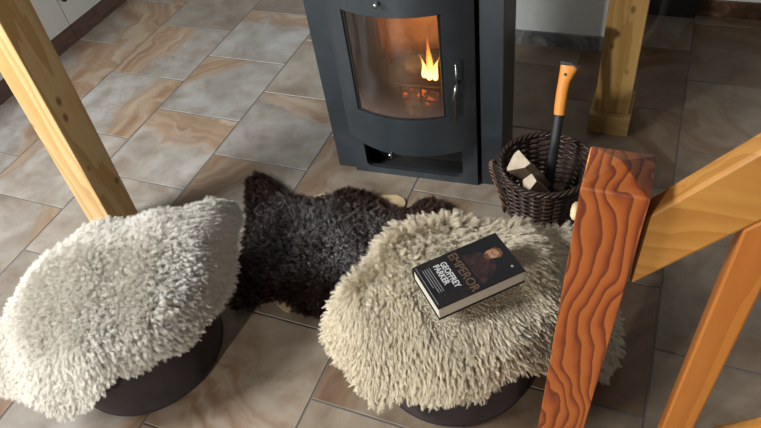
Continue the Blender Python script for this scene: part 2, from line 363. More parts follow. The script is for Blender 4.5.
# door handle: upright bar on a bent stem, plus two small chromed pegs
hs = .438; hy = arc(hs)-.024
b_ = bmesh.new()
tube(b_, [(hs, hy+.03, .49), (hs, hy+.002, .49), (hs+.001, hy-.006, .50), (hs+.002, hy-.006, .565)], [.005, .005, .0045, .004], 10)
tube(b_, [(hs, hy-.002, .495), (hs-.002, hy-.012, .475), (hs-.006, hy-.014, .45), (hs-.009, hy-.014, .36)], [.006, .007, .008, .007], 10)
bmesh.ops.create_uvsphere(b_, u_segments=10, v_segments=6, radius=.006, matrix=Matrix.Translation((hs+.002, hy-.006, .567)))
obj('handle', b_, plain('satin_metal', (.30, .30, .31), .28, 1), door, smooth=True)
for s_, z_ in ((.222, .782), (.197, .201)):
    b_ = bmesh.new(); y_ = arc(s_)
    tube(b_, [(s_, y_+.004, z_), (s_, y_-.010, z_), (s_, y_-.012, z_), (s_, y_-.022, z_)], [.005, .005, .008, .007], 12)
    obj('air_control_knob', b_, M_chrome, door, smooth=True)
# log retainer bars
b_ = bmesh.new(); tube(b_, [(.045, .045, .335), (.45, .045, .335)], .004, 8)
for s_ in np.linspace(.07, .42, 6): tube(b_, [(s_, .045, .236), (s_, .045, .40)], .0045, 8)
tube(b_, [(.045, .045, .395), (.45, .045, .395)], .004, 8)
obj('log_guard', b_, M_steel_in, stove)

def swp(s, y, z): # stove-local -> world
    return (SL + Matrix.Rotation(SR, 3, 'Z') @ Vector((s, y, z)))
def bark_log(bm, p0, p1, r, wedge=True, seed=0, rough=.18):
    rd = random.Random(seed); P0, P1 = Vector(p0), Vector(p1); d = (P1-P0).normalized()
    a = d.cross(Vector((0, 0, 1)) if abs(d.z) < .9 else Vector((1, 0, 0))).normalized(); b = d.cross(a)
    n = 14; prof = []
    for i in range(n):
        t = 2*PI*i/n; rr = r
        if wedge:
            # a split quarter: two flat faces and a bark arc
            if t < PI*.75: rr = r
            else:
                u = (t-PI*.75)/(PI*1.25); rr = r*(1-.62*math.sin(PI*u)**.7)
        prof.append((t, rr))
    rings = []
    for k in range(7):
        c = P0.lerp(P1, k/6); rings.append([bm.verts.new(c+(a*math.cos(t)+b*math.sin(t))*rr*(1+rough*(rd.random()-.5))) for t, rr in prof])
    for A, B in zip(rings, rings[1:]):
        for i in range(n): f = bm.faces.new((A[i], A[(i+1) % n], B[(i+1) % n], B[i])); f.material_index = 1 if prof[i][0] < PI*.75 else 0
    bm.faces.new(rings[0][::-1]); bm.faces.new(rings[-1])
M_char = plain('charred_wood', (.035, .025, .02), .95, var=.7, sc=30, bmp=.6)
def ember_material():
    m, nt, b = mat('glowing_charred_wood'); f = noise(nt, objco(nt), 34, 4, .7)
    b.inputs['Base Color'].default_value = (.03, .02, .016, 1); b.inputs['Roughness'].default_value = .95
    nt.links.new(ramp(nt, f, [(.56, (0, 0, 0)), (.63, (1, .16, .02)), (.74, (1, .5, .12))]), b.inputs['Emission Color']); b.inputs['Emission Strength'].default_value = 1.3
    return m
M_ember = ember_material()
for i, (a, c, r, lb) in enumerate((((.08, .27, .285), (.40, .22, .285), .045, 'charred log lying lowest on the embers inside the stove'),
                                 ((.09, .17, .27), (.34, .12, .275), .035, 'charred log lying foremost behind the stove glass'),
                                 ((.13, .24, .345), (.36, .20, .43), .028, 'charred stick leaning up to the right inside the stove'),
                                 ((.34, .12, .27), (.38, .27, .35), .03, 'burning log at the foot of the flame'))):
    b_ = bmesh.new(); bark_log(b_, a, c, r, False, 40+i, .35)
    o = obj('firebox_log', b_, [M_char, M_char] if i not in (1, 3) else [M_ember, M_ember], None, smooth=True, loc=SL, rotz=SR); tag(o, lb, 'log', 'logs burning in the stove')
b_ = bmesh.new()
for i in range(150):
    s_, y_ = random.uniform(.075, .41), random.uniform(.08, .33); r_ = random.uniform(.007, .016)
    bmesh.ops.create_icosphere(b_, subdivisions=1, radius=r_, matrix=Matrix.Translation((s_, y_, .238+r_*.7)))
tag(obj('ember_bed', b_, M_ember, None, loc=SL, rotz=SR), 'glowing embers and ash on the stove floor', 'embers', kind='stuff')
# flames: twisting tongues with real volume, hottest low
def flame_material():
    m, nt, b = mat('flame'); nt.nodes.remove(b); out = nt.nodes['Material Output']
    sx = N(nt, 'ShaderNodeSeparateXYZ'); nt.links.new(objco(nt), sx.inputs[0])
    h = math_(nt, 'MULTIPLY', math_(nt, 'SUBTRACT', sx.outputs[2], .36), 5.2)
    em = N(nt, 'ShaderNodeEmission'); nt.links.new(ramp(nt, h, [(0, (1, .72, .30)), (.25, (1, .62, .2)), (.6, (1, .40, .07)), (1, (.9, .2, .02))]), em.inputs[0])
    nt.links.new(ramp(nt, h, [(0, (1, 1, 1)), (.35, (.75,)*3), (1, (.12,)*3)]), em.inputs[1])
    mul = math_(nt, 'MULTIPLY', nt.nodes[-1].outputs[0], 9.0); nt.links.new(mul, em.inputs[1])
    tr = N(nt, 'ShaderNodeBsdfTransparent'); lw = N(nt, 'ShaderNodeLayerWeight'); lw.inputs[0].default_value = .35
    fc = math_(nt, 'MINIMUM', math_(nt, 'ADD', lw.outputs['Facing'], math_(nt, 'MULTIPLY', h, .75)), .92)
    mx = N(nt, 'ShaderNodeMixShader'); nt.links.new(fc, mx.inputs[0]); nt.links.new(em.outputs[0], mx.inputs[1]); nt.links.new(tr.outputs[0], mx.inputs[2])
    nt.links.new(mx.outputs[0], out.inputs[0]); return m
b_ = bmesh.new()
for (s_, y_, z_, H_, r_, lean) in ((.290, .13, .375, .21, .015, .010), (.272, .14, .37, .085, .015, -.012), (.308, .14, .365, .10, .014, .018), (.285, .14, .365, .045, .014, -.012), (.352, .13, .335, .04, .013, 0), (.35, .2, .36, .17, .015, .03)):
    pts = []; rs = []
    for k in range(12):
        t = k/11; pts.append((s_+lean*t+.006*math.sin(5*t+s_*90), y_+.006*math.cos(6*t+s_*50), z_+H_*t)); rs.append(max(.0006, r_*(math.sin(PI*min(1, t*.9+.22))**1.2)*(1-.55*t)*(1-t**3)))
    tube(b_, pts, rs, 12)
fo = obj('flame', b_, flame_material(), None, smooth=True, loc=SL, rotz=SR); tag(fo, 'bright yellow flame burning behind the right side of the stove glass', 'flame', kind='stuff')
for (s_, y_, z_, en) in ((.28, .03, .50, 2.6), (.24, .02, .62, 1.0), (.26, .06, .30, .4)):
    l = bpy.data.lights.new('fire_light', 'POINT'); l.energy = en; l.color = (1, .58, .25); l.shadow_soft_size = .04
    o = bpy.data.objects.new('fire_light', l); COL.objects.link(o); o.location = swp(s_, y_, z_)

# ---------------------------------------------------------------- log basket
BK = Vector((2.283, -.872, 0)); basket = empty('wicker_log_basket', BK); tag(basket, 'round dark brown wicker basket holding firewood and an axe beside the stove', 'basket')
M_wick = plain('dark_willow', (.045, .022, .014), .5, var=.5, sc=60, coat=.1)
M_wickl = plain('lighter_willow', (.17, .095, .055), .5, var=.4, sc=60)
def brad(z): return .118+.034*(z/.21)**.8
b_ = bmesh.new(); nst = 26
for row in range(19):
    z = .008+row*.0104; ph = row % 2
    pts = []
    for i in range(nst*4):
        a = 2*PI*i/(nst*4); r = brad(z)+.0052*math.sin(a*nst/2+ph*PI)*1.0
        pts.append((r*math.cos(a), r*math.sin(a), z+.0012*math.sin(a*5+row)))
    tube(b_, pts, .0048, 5, closed=True)
obj('woven_side', b_, M_wick, basket, smooth=True)
b_ = bmesh.new()
for i in range(nst): a = 2*PI*i/nst+.06; tube(b_, [(brad(z)*math.cos(a), brad(z)*math.sin(a), z) for z in np.linspace(.004, .212, 7)], .0032, 6)
obj('stakes', b_, M_wickl, basket, smooth=True)
b_ = bmesh.new()
for sft in range(3):
    tube(b_, [((brad(.21)+.006*math.cos(a*14+sft*2.1))*math.cos(a), (brad(.21)+.006*math.cos(a*14+sft*2.1))*math.sin(a), .212+.006*math.sin(a*14+sft*2.1)) for a in np.linspace(0, 2*PI, 150)[:-1]], .0052, 6, closed=True)
obj('braided_rim', b_, M_wick, basket, smooth=True)
b_ = bmesh.new(); lathe(b_, [(.0, .003), (.117, .003), (.119, .009), (.0, .009)], 32); obj('base', b_, M_wick, basket)
# twisted loop handle on the side facing the stove
b_ = bmesh.new()
for sft in range(3):
    pts = []
    for t in np.linspace(0, 1, 60):
        a = math.radians(165+62*t); lift = math.sin(PI*t); r = brad(.2)+.008+.022*lift; z = .10+.14*abs(math.sin(PI*t))**.6-.0
        q = t*34+sft*2.1; pts.append(((r+.006*math.cos(q))*math.cos(a), (r+.006*math.cos(q))*math.sin(a), z-.03+.006*math.sin(q)))
    tube(b_, pts, .0036, 6)
obj('handle', b_, M_wickl, basket, smooth=True)
# firewood in it
M_endg = plain('split_wood_face', (.62, .50, .36), .8, var=.2, sc=30)
M_bark = plain('firewood_bark', (.24, .16, .10), .9, var=.4, sc=24, bmp=.5)
def firewood(p0, p1, ang, poly, lb):
    """split log: prism with the given cross-section, long axis p0 -> p1 (p1 the upper end)"""
    P0, P1 = Vector(p0), Vector(p1); d = (P1-P0).normalized(); a = d.cross(Vector((0, 0, 1))).normalized(); b = d.cross(a)
    a2 = a*math.cos(ang)+b*math.sin(ang); b2 = -a*math.sin(ang)+b*math.cos(ang)
    bm = bmesh.new(); rings = []
    for k in range(6):
        c = P0.lerp(P1, k/5); rings.append([bm.verts.new(c+a2*(x*(1+.06*math.sin(k*2+x*90)))+b2*(y*(1+.06*math.cos(k*3+y*70)))) for x, y in poly])
    n = len(poly)
    for A, B in zip(rings, rings[1:]):
        for i in range(n): f = bm.faces.new((A[i], A[(i+1) % n], B[(i+1) % n], B[i])); f.material_index = 1
    bm.faces.new(rings[0][::-1]); bm.faces.new(rings[-1])
    o = obj('firewood_log', bm, [M_endg, M_bark], None, bevel=.002); tag(o, lb, 'firewood', 'firewood in the wicker basket')
firewood((2.305, -.845, .045), (2.198, -.925, .245), 0, [(.040, -.026), (-.038, -.032), (-.036, -.010), (.0, .042), (.012, .038), (.038, -.004)], 'split log with a large pale wedge-shaped end resting on the basket rim')
firewood((2.33, -.885, .035), (2.246, -.962, .205), 2.2, [(.030, .014), (-.004, .028), (-.028, .0), (-.004, -.024), (.022, -.016)], 'smaller split log with pale end just below the large one in the basket')
firewood((2.225, -.83, .036), (2.345, -.815, .045), .6, [(.03, .016), (-.004, .03), (-.03, .0), (-.004, -.022), (.02, -.018)], 'dark log lying deep in the basket behind the axe')

# ---------------------------------------------------------------- axe
axe = empty('splitting_axe', (2.297, -.905, .1)); tag(axe, 'axe with orange and black handle standing head down in the wicker basket', 'axe')
M_or = plain('orange_plastic', (.72, .27, .035), .42, var=.05); M_bk = plain('black_plastic', (.012, .012, .013), .45)
A0 = Vector((2.300, -.905, .085)); A1_ = Vector((2.296, -.700, .490))
ad = (A1_-A0).normalized(); ax = Vector((1, 0, 0)); ax = (ax-ad*ax.dot(ad)).normalized(); ay = ad.cross(ax)
def handle_loft(secs, name, m):
    b_ = bmesh.new(); rings = []
    for t, off, w, th in secs:
        c = A0+(A1_-A0)*t+ax*off
        rings.append([b_.verts.new(c+ax*(w*abs(math.cos(q))**.8*math.copysign(1, math.cos(q)))+ay*(th*abs(math.sin(q))**.8*math.copysign(1, math.sin(q)))) for q in [2*PI*k/16 for k in range(16)]])
    for A, B in zip(rings, rings[1:]):
        for k in range(16): b_.faces.new((A[k], A[(k+1) % 16], B[(k+1) % 16], B[k]))
    b_.faces.new(rings[0][::-1]); b_.faces.new(rings[-1])
    o = obj(name, b_, m, None, smooth=True); o.modifiers.new('split', 'EDGE_SPLIT').split_angle = math.radians(50)
    o.parent = axe; o.location = -axe.location; return o
handle_loft([(.0, 0, .017, .012), (.3, -.001, .016, .012), (.60, -.001, .0165, .0125), (.66, 0, .017, .013)], 'handle_shaft', M_bk)
handle_loft([(.64, 0, .0175, .0135), (.70, -.001, .018, .014), (.80, -.001, .0185, .014), (.88, .001, .0195, .0145), (.94, .007, .025, .015), (.985, .012, .030, .0155), (.992, .012, .029, .015)], 'handle_grip', M_or)
b_ = bmesh.new(); c = A0+(A1_-A0)*.993+ax*.013
pl = [(-.032, .006), (-.028, .012), (.004, .010), (.022, .001), (.031, -.013), (.029, -.017), (.018, -.006), (.0, .0), (-.026, .0)]
prism(b_, pl, lambda x, y: c+ax*x+ad*y-ay*.0145, lambda x, y: c+ax*x+ad*y+ay*.0145); o = obj('end_cap', b_, M_bk, None, bevel=.002); o.parent = axe; o.location = -axe.location
b_ = bmesh.new(); c = A0+(A1_-A0)*.93+ax*.003-ay*.0
tube(b_, [c-ay*.0155*s for s in (1.02, -1.02)] if False else [c+ay*.0158, c-ay*.0158], .005, 12); o = obj('lanyard_hole', b_, M_bk, None); o.parent = axe; o.location = -axe.location
M_axe = plain('axe_steel', (.05, .052, .055), .35, .9)
b_ = bmesh.new(); hp = [(-.055, -.05), (-.06, .035), (-.02, .028), (.045, .028), (.05, -.04), (-.02, -.03)]
for side in (0,):
    prism(b_, hp, lambda x, y: A0+ax*x+ad*(y)-ay*(.018 if x > -.03 else .003), lambda x, y: A0+ax*x+ad*(y)+ay*(.018 if x > -.03 else .003))
o = obj('axe_head', b_, M_axe, None, bevel=.002); o.parent = axe; o.location = -axe.location

# ---------------------------------------------------------------- floor cushions
M_vel = plain('dark_brown_velour', (.020, .014, .0145), .92, var=.35, sc=18, bmp=.15)
for b0 in (M_vel,):
    b0.node_tree.nodes['Principled BSDF'].inputs['Sheen Weight'].default_value = .12; b0.node_tree.nodes['Principled BSDF'].inputs['Sheen Tint'].default_value = (.35, .25, .27, 1)
def pouf(c, label):
    t = empty('round_pouf', (*c, 0)); tag(t, label, 'pouf', 'round poufs under the white sheepskins')
    b_ = bmesh.new(); lathe(b_, [(.0, 0), (.222, 0), (.230, .006), (.234, .02), (.236, .10), (.238, .18), (.236, .26), (.232, .303), (.222, .320), (.205, .328), (.10, .343), (.0, .346)], 64)
    obj('body', b_, M_vel, t, smooth=True)
    for z, r in ((.012, .2325), (.304, .2305)):
        b_ = bmesh.new(); tube(b_, [(r*math.cos(a), r*math.sin(a), z) for a in np.linspace(0, 2*PI, 65)[:-1]], .004, 6, closed=True); obj('piping', b_, M_vel, t, smooth=True)
PL = (1.224, -1.803); PR = (2.157, -1.535)
pouf(PL, 'dark brown round pouf under the white sheepskin at the left')
pouf(PR, 'dark brown round pouf under the cream sheepskin carrying the book')

# ---------------------------------------------------------------- sheepskins
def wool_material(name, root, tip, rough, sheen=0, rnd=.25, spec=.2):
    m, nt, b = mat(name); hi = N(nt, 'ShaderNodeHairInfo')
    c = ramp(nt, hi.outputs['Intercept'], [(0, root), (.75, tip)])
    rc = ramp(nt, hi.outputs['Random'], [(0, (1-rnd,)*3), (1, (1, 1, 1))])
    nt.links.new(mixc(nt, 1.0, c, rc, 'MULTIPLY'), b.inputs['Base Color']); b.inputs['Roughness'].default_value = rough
    b.inputs['Specular IOR Level'].default_value = spec; b.inputs['Sheen Weight'].default_value = sheen
    return m
def strands(name, pts, roots_dir, lens, r0, m, parent, npt=6, curl=None):
    """pts Nx3 roots, roots_dir list of per-step direction arrays"""
    n = len(pts); P = np.zeros((n, npt, 3), np.float32); P[:, 0] = pts
    for k in range(1, npt): P[:, k] = P[:, k-1]+roots_dir(k/(npt-1))*(lens/(npt-1))[:, None]
    cu = bpy.data.hair_curves.new(name); cu.add_curves([npt]*n)
    pa = cu.attributes.get('position') or cu.attributes.new('position', 'FLOAT_VECTOR', 'POINT')
    if curl is not None: P = curl(P)
    P[:, :, 2] = np.maximum(P[:, :, 2], .002)
    pa.data.foreach_set('vector', P.ravel())
    ra = cu.attributes.get('radius') or cu.attributes.new('radius', 'FLOAT', 'POINT')
    prof = np.linspace(1, .25, npt)**1.0; ra.data.foreach_set('value', (np.tile(prof, n)*r0).astype(np.float32))
    cu.materials.append(m); o = bpy.data.objects.new(name, cu); COL.objects.link(o)
    if parent: o.parent = parent
    return o
def softp(x, w=.018): return w*np.log1p(np.exp(np.clip(x/w, -40, 40)))
def smooth_outline(pts, n=220):
    th = np.radians([p[0] for p in pts]); P = np.stack([np.cos(th), np.sin(th)], 1)*np.array([p[1] for p in pts])[:, None]
    seg = np.linalg.norm(np.roll(P, -1, 0)-P, axis=1); s = np.r_[0, np.cumsum(seg)]; Q = np.r_[P, P[:1]]
    u = np.linspace(0, s[-1], n, endpoint=False); R = np.stack([np.interp(u, s, Q[:, i]) for i in (0, 1)], 1)
    for _ in range(3): R = (np.roll(R, 1, 0)+2*R+np.roll(R, -1, 0))/4
    return R
camdir = {}
def nearest(C_, P_):
    from mathutils.kdtree import KDTree
    kd = KDTree(len(C_))
    for i, c_ in enumerate(C_.tolist()): kd.insert(c_, i)
    kd.balance(); return np.array([kd.find(p_)[1] for p_ in P_.tolist()])
def sheepskin(label, c, H, hangdir, outline, shrink, nstr, nclump, ln, r0, wm, hm_, seed, avoid=None, comb=(0, 0), lumps=.012, clumpw=.75, stand=.75, jit=.22):
    R_ = np.random.default_rng(seed); O = smooth_outline(outline); O *= (1-shrink/np.linalg.norm(O, axis=1))[:, None]; n = len(O)
    def hgt(x, y):
        r = np.hypot(x, y); th = np.arctan2(y, x); Sl = .32+3.5*(.5+.5*np.cos(th-hangdir))**2.0
        dz = Sl*softp(r-.245, .012); h = H-dz-.019*np.clip((r-.10)/.14, 0, 1)**1.5
        lump = np.sin(x*17+seed)*np.cos(y*14+seed*2)+.6*np.sin(x*31+y*23+seed)
        h = h+lumps*lump*np.clip((r-.16)/.12, 0, 1)+.004*lump
        # never sinks into the pouf, and settles softly on the floor
        return np.maximum(h, .010+.004*np.sin(x*40+y*33))
    K = 46; s = np.linspace(0, 1, K+1)[1:]
    V_ = [(0, 0, float(hgt(np.array(0.), np.array(0.))))]
    G = O[None, :, :]*s[:, None, None]; Z = hgt(G[:, :, 0], G[:, :, 1]); GG = np.concatenate([G, Z[:, :, None]], 2)
    V_ += [tuple(v) for v in GG.reshape(-1, 3)]
    F = [(0, 1+i, 1+(i+1) % n) for i in range(n)]
    for k in range(K-1):
        for i in range(n): a = 1+k*n+i; b = 1+k*n+(i+1) % n; F.append((a, a+n, b+n, b))
    me = bpy.data.meshes.new('sheepskin_hide'); me.from_pydata(V_, [], F); me.materials.append(hm_)
    for p in me.polygons: p.use_smooth = True
    root = empty('sheepskin', (*c, 0)); tag(root, label, 'sheepskin')
    o = bpy.data.objects.new('hide', me); COL.objects.link(o); o.parent = root
    sd = o.modifiers.new('thick', 'SOLIDIFY'); sd.thickness = .003; sd.offset = 1
    # sample roots by area
    VV = np.array(V_); tri = np.array([(f[0], f[1], f[2]) for f in F]+[(f[0], f[2], f[3]) for f in F if len(f) == 4])
    e1 = VV[tri[:, 1]]-VV[tri[:, 0]]; e2 = VV[tri[:, 2]]-VV[tri[:, 0]]; cr = np.cross(e1, e2); ar = np.linalg.norm(cr, axis=1); nr = cr/np.maximum(ar, 1e-12)[:, None]
    nr[nr[:, 2] < 0] *= -1
    def sample(m):
        ti = R_.choice(len(tri), m, p=ar/ar.sum()); u, v = R_.random(m), R_.random(m); fl_ = u+v > 1; u[fl_] = 1-u[fl_]; v[fl_] = 1-v[fl_]
        return VV[tri[ti, 0]]+e1[ti]*u[:, None]+e2[ti]*v[:, None], nr[ti]
    Cc, Cn = sample(nclump); P0, Pn = sample(nstr)
    # nearest clump centre through a coarse grid
    idx = nearest(Cc, P0)
    oth = np.arctan2(O[:, 1], O[:, 0]); so = np.argsort(oth); orad = np.linalg.norm(O, axis=1)[so]; oth = oth[so]
    def flow(P, Nn, m, j):
        rad = P.copy(); rad[:, 2] = 0; rr = np.linalg.norm(rad, axis=1, keepdims=True); out = rad/np.maximum(rr, 1e-6)
        dn = np.array([0, 0, -1.])-Nn*(-Nn[:, 2:3]); # downhill
        e_ = np.clip((rr[:, 0]/np.interp(np.arctan2(P[:, 1], P[:, 0]), oth, orad, period=2*PI)-.80)/.18, 0, 1)[:, None]
        cb = np.array([comb[0], comb[1], 0.])*(1-e_)+out*e_*.22
        sw = np.stack([np.sin(P[:, 0]*13+P[:, 1]*9+seed), np.cos(P[:, 1]*15-P[:, 0]*7+seed), np.zeros(len(P))], 1)*.25
        d = Nn*stand+out*.25*np.clip(rr/.2, .2, 1.2)+dn*.75+cb+sw+R_.normal(0, j, (m, 3))
        return d/np.linalg.norm(d, axis=1, keepdims=True)
    Cd = flow(Cc, Cn, nclump, jit); Cl = ln*R_.uniform(.75, 1.2, nclump); D = flow(P0, Pn, nstr, .12)
    edge = np.clip((1-np.linalg.norm(P0[:, :2], axis=1)/ (np.linalg.norm(O, axis=1).max()))*1, 0, 1)
    L_ = Cl[idx]*R_.uniform(.8, 1.1, nstr)
    if avoid is not None:
        f = avoid(P0[:, 0]+c[0], P0[:, 1]+c[1]); L_ *= f; fc = avoid(Cc[:, 0]+c[0], Cc[:, 1]+c[1]); Cl = Cl*fc
        D = D*f[:, None]+(1-f[:, None])*np.array([.3, -.3, .15])
    tipc = Cc+Cd*(Cl*1.0)[:, None]
    npt = 6; P = np.zeros((nstr, npt, 3))
    wav = R_.uniform(0, 6.28, nclump)[idx]; side = np.cross(Cd[idx], Cn[idx]); side /= np.maximum(np.linalg.norm(side, axis=1, keepdims=True), 1e-6)
    for k in range(npt):
        t = k/(npt-1); free = P0+D*(L_*t)[:, None]; free[:, 2] -= .25*L_*t*t*.5
        clump = P0*(1-t)+tipc[idx]*t
        bend = Cn[idx]*(np.sin(t*PI)*L_*.10)[:, None]
        w = clumpw*t**.8
        P[:, k] = free*(1-w)+(clump+bend)*w+side*(.0022*np.sin(t*9+wav))[:, None]*t
    P[:, 0] -= Pn*.001
    lowz = np.maximum(P[:, :, 2], .003); P[:, :, 2] = lowz
    cu = bpy.data.hair_curves.new('wool'); cu.add_curves([npt]*nstr)
    (cu.attributes.get('position') or cu.attributes.new('position', 'FLOAT_VECTOR', 'POINT')).data.foreach_set('vector', P.astype(np.float32).ravel())
    prof = np.array([1, 1, .9, .8, .6, .25]); (cu.attributes.get('radius') or cu.attributes.new('radius', 'FLOAT', 'POINT')).data.foreach_set('value', (np.tile(prof, nstr)*r0).astype(np.float32))
    cu.materials.append(wm); wo = bpy.data.objects.new('wool', cu); COL.objects.link(wo); wo.parent = root; tag(wo, kind='stuff')
    return root
BC = Vector((2.217, -1.553)); BR = math.radians(-45)
def book_avoid(x, y):
    dx, dy = x-BC.x, y-BC.y; u = dx*math.cos(BR)+dy*math.sin(BR); v = -dx*math.sin(BR)+dy*math.cos(BR)
    d = np.maximum(np.abs(u)-.076, np.abs(v)-.124); return np.clip((d+.012)/.03, .22, 1)
M_hide = plain('tanned_leather', (.50, .36, .19), .8, var=.2, sc=12)
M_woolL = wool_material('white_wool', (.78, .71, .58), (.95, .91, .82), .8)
M_woolR = wool_material('cream_wool', (.52, .41, .25), (.90, .81, .63), .75)  # darker root colour paints in the shade of the gaps between locks
OL = [(104.6, 0.274), (94.7, 0.33), (89.3, 0.404), (88.2, 0.493), (86.0, 0.548), (81.3, 0.517), (64.7, 0.396), (46.5, 0.343), (31.2, 0.321), (14.7, 0.304), (-0.2, 0.291), (-16.9, 0.289), (-33.3, 0.278), (-41.0, 0.277), (-51.9, 0.276), (-58.8, 0.29), (-66.7, 0.303), (-77.6, 0.314), (-89.5, 0.341), (-94.9, 0.333), (-102.5, 0.335), (-118.5, 0.379), (-130.2, 0.402), (-139.2, 0.394), (-141.8, 0.298), (-155.1, 0.268), (-172.9, 0.268), (162.6, 0.268), (136.1, 0.268), (118.4, 0.268)]
OR_ = [(-159.5, 0.353), (-164.0, 0.325), (-170.0, 0.262), (-177.9, 0.250), (164.8, 0.250), (147.7, 0.250), (127.8, 0.250), (107.3, 0.250), (87.4, 0.250), (74.0, 0.250), (59.7, 0.301), (53.3, 0.434), (42.0, 0.451), (29.3, 0.459), (19.8, 0.471), (11.1, 0.459), (2.9, 0.429), (-1.2, 0.385), (-9.7, 0.342), (-21.4, 0.306), (-32.3, 0.288), (-42.7, 0.278), (-49.6, 0.279), (-54.7, 0.289), (-64.8, 0.29), (-73.6, 0.292), (-82.4, 0.294), (-92.4, 0.291), (-100.4, 0.292), (-104.7, 0.31), (-111.5, 0.33), (-119.5, 0.33), (-128.0, 0.327), (-139.7, 0.341), (-153.4, 0.361)]
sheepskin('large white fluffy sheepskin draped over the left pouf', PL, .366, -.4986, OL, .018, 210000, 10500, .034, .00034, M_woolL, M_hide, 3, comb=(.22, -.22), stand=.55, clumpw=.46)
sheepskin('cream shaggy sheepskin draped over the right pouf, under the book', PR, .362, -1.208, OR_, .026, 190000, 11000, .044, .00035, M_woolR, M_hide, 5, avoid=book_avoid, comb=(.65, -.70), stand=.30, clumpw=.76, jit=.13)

# dark skin lying on the floor
RUG = [(1.17, -1.102), (1.14, -1.034), (1.147, -.984), (1.179, -.962), (1.233, -.976), (1.29, -.997), (1.359, -1.038), (1.398, -1.045), (1.459, -1.046), (1.507, -1.012), (1.539, -.97), (1.607, -.953), (1.656, -.96), (1.704, -.978), (1.761, -1.002), (1.813, -1.015), (1.82, -.992), (1.839, -.955), (1.893, -.931), (1.947, -.943), (2.0, -.992), (2.04, -1.06), (2.013, -1.223), (1.924, -1.369), (1.82, -1.462), (1.717, -1.544), (1.681, -1.551), (1.63, -1.55), (1.567, -1.523), (1.544, -1.521), (1.491, -1.566), (1.45, -1.585), (1.44, -1.60), (1.41, -1.61), (1.385, -1.57), (1.38, -1.521), (1.313, -1.422), (1.309, -1.351), (1.248, -1.23)]
def in_poly(px, py, poly):
    x, y = poly[:, 0], poly[:, 1]; x2, y2 = np.roll(x, -1), np.roll(y, -1); ins = np.zeros(len(px), bool)
    for a, b, c_, d in zip(x, y, x2, y2):
        k = ((b > py) != (d > py)) & (px < (c_-a)*(py-b)/(d-b+1e-12)+a); ins ^= k
    return ins
def edge_dist(px, py, poly):
    best = np.full(len(px), 9.)
    for i in range(len(poly)):
        a = poly[i]; b = poly[(i+1) % len(poly)]; ab = b-a; t = np.clip(((px-a[0])*ab[0]+(py-a[1])*ab[1])/(ab@ab), 0, 1)
        best = np.minimum(best, np.hypot(px-a[0]-t*ab[0], py-a[1]-t*ab[1]))
    return best
rp = np.array(RUG); rc = np.array([1.60, -1.25])
# resample, shrink a little for the hair
seg = np.linalg.norm(np.roll(rp, -1, 0)-rp, axis=1); s_ = np.r_[0, np.cumsum(seg)]; Q = np.r_[rp, rp[:1]]; u_ = np.linspace(0, s_[-1], 240, endpoint=False)
rp = np.stack([np.interp(u_, s_, Q[:, i]) for i in (0, 1)], 1)
for _ in range(3): rp = (np.roll(rp, 1, 0)+2*rp+np.roll(rp, -1, 0))/4
nrm = np.roll(rp, -1, 0)-np.roll(rp, 1, 0); nrm = np.stack([nrm[:, 1], -nrm[:, 0]], 1); nrm /= np.linalg.norm(nrm, axis=1)[:, None]
area2 = (rp[:, 0]*np.roll(rp[:, 1], -1)-np.roll(rp[:, 0], -1)*rp[:, 1]).sum()
if area2 < 0: nrm = -nrm
rpi = rp-nrm*.010
def rug_z(x, y): return .010+.006*(np.sin(x*19)*np.cos(y*16)+1)*.5
bm = bmesh.new(); vs = [bm.verts.new((x, y, 0)) for x, y in rpi]; bm.faces.new(vs)
bmesh.ops.triangulate(bm, faces=bm.faces[:]); bmesh.ops.subdivide_edges(bm, edges=[e for e in bm.edges if e.calc_length() > .06], cuts=6, use_grid_fill=True)
for v in bm.verts: v.co.z = float(rug_z(v.co.x, v.co.y))
rug = obj('hide', bm, plain('dark_leather', (.05, .032, .025), .8), None, smooth=True, fix=True)
rug.modifiers.new('thick', 'SOLIDIFY').thickness = .0025
rroot = empty('sheepskin', (0, 0, 0)); tag(rroot, 'dark brown sheepskin with silvery tips lying flat on the floor before the stove', 'sheepskin'); rug.parent = rroot
for poly in ([(1.685, -.975), (1.70, -.962), (1.752, -.945), (1.785, -.955), (1.800, -.975), (1.803, -1.02), (1.742, -1.03), (1.70, -1.01)], [(1.530, -1.49), (1.548, -1.482), (1.60, -1.515), (1.598, -1.547), (1.578, -1.545), (1.545, -1.53)], [(1.445, -1.03), (1.472, -1.008), (1.503, -1.018), (1.51, -1.06), (1.47, -1.08)]):
    bm = bmesh.new(); prism(bm, poly, lambda x, y: (x, y, .0035), lambda x, y: (x, y, .0065))
    o = obj('bare_leather_edge', bm, M_hide, rroot); tag(o, 'pale tan bare leather patch at the edge')
nst_ = 120000; px = rng.uniform(1.12, 2.1, nst_*3); py = rng.uniform(-1.67, -.92, nst_*3); k = in_poly(px, py, rpi); px, py = px[k][:nst_], py[k][:nst_]
ncl = 6000; cx_ = rng.uniform(1.12, 2.1, ncl*3); cy_ = rng.uniform(-1.67, -.92, ncl*3); k = in_poly(cx_, cy_, rpi); cx_, cy_ = cx_[k][:ncl], cy_[k][:ncl]; ncl = len(cx_)
ed = edge_dist(px, py, rpi); n_ = len(px); P0 = np.stack([px, py, rug_z(px, py)+.001], 1)
idx = nearest(np.stack([cx_, cy_, cx_*0], 1), np.stack([px, py, px*0], 1))
def rflow(x, y, m, j):
    dx, dy = x-rc[0], y-rc[1]; r = np.hypot(dx, dy)+1e-6
    d = np.stack([dx/r*.35+.20+.18*np.sin(y*21+x*6), dy/r*.35-.45+.18*np.cos(x*17), np.full(len(x), .62)], 1)+rng.normal(0, j, (m, 3)); d[:, 2] = np.abs(d[:, 2]); return d/np.linalg.norm(d, axis=1, keepdims=True)
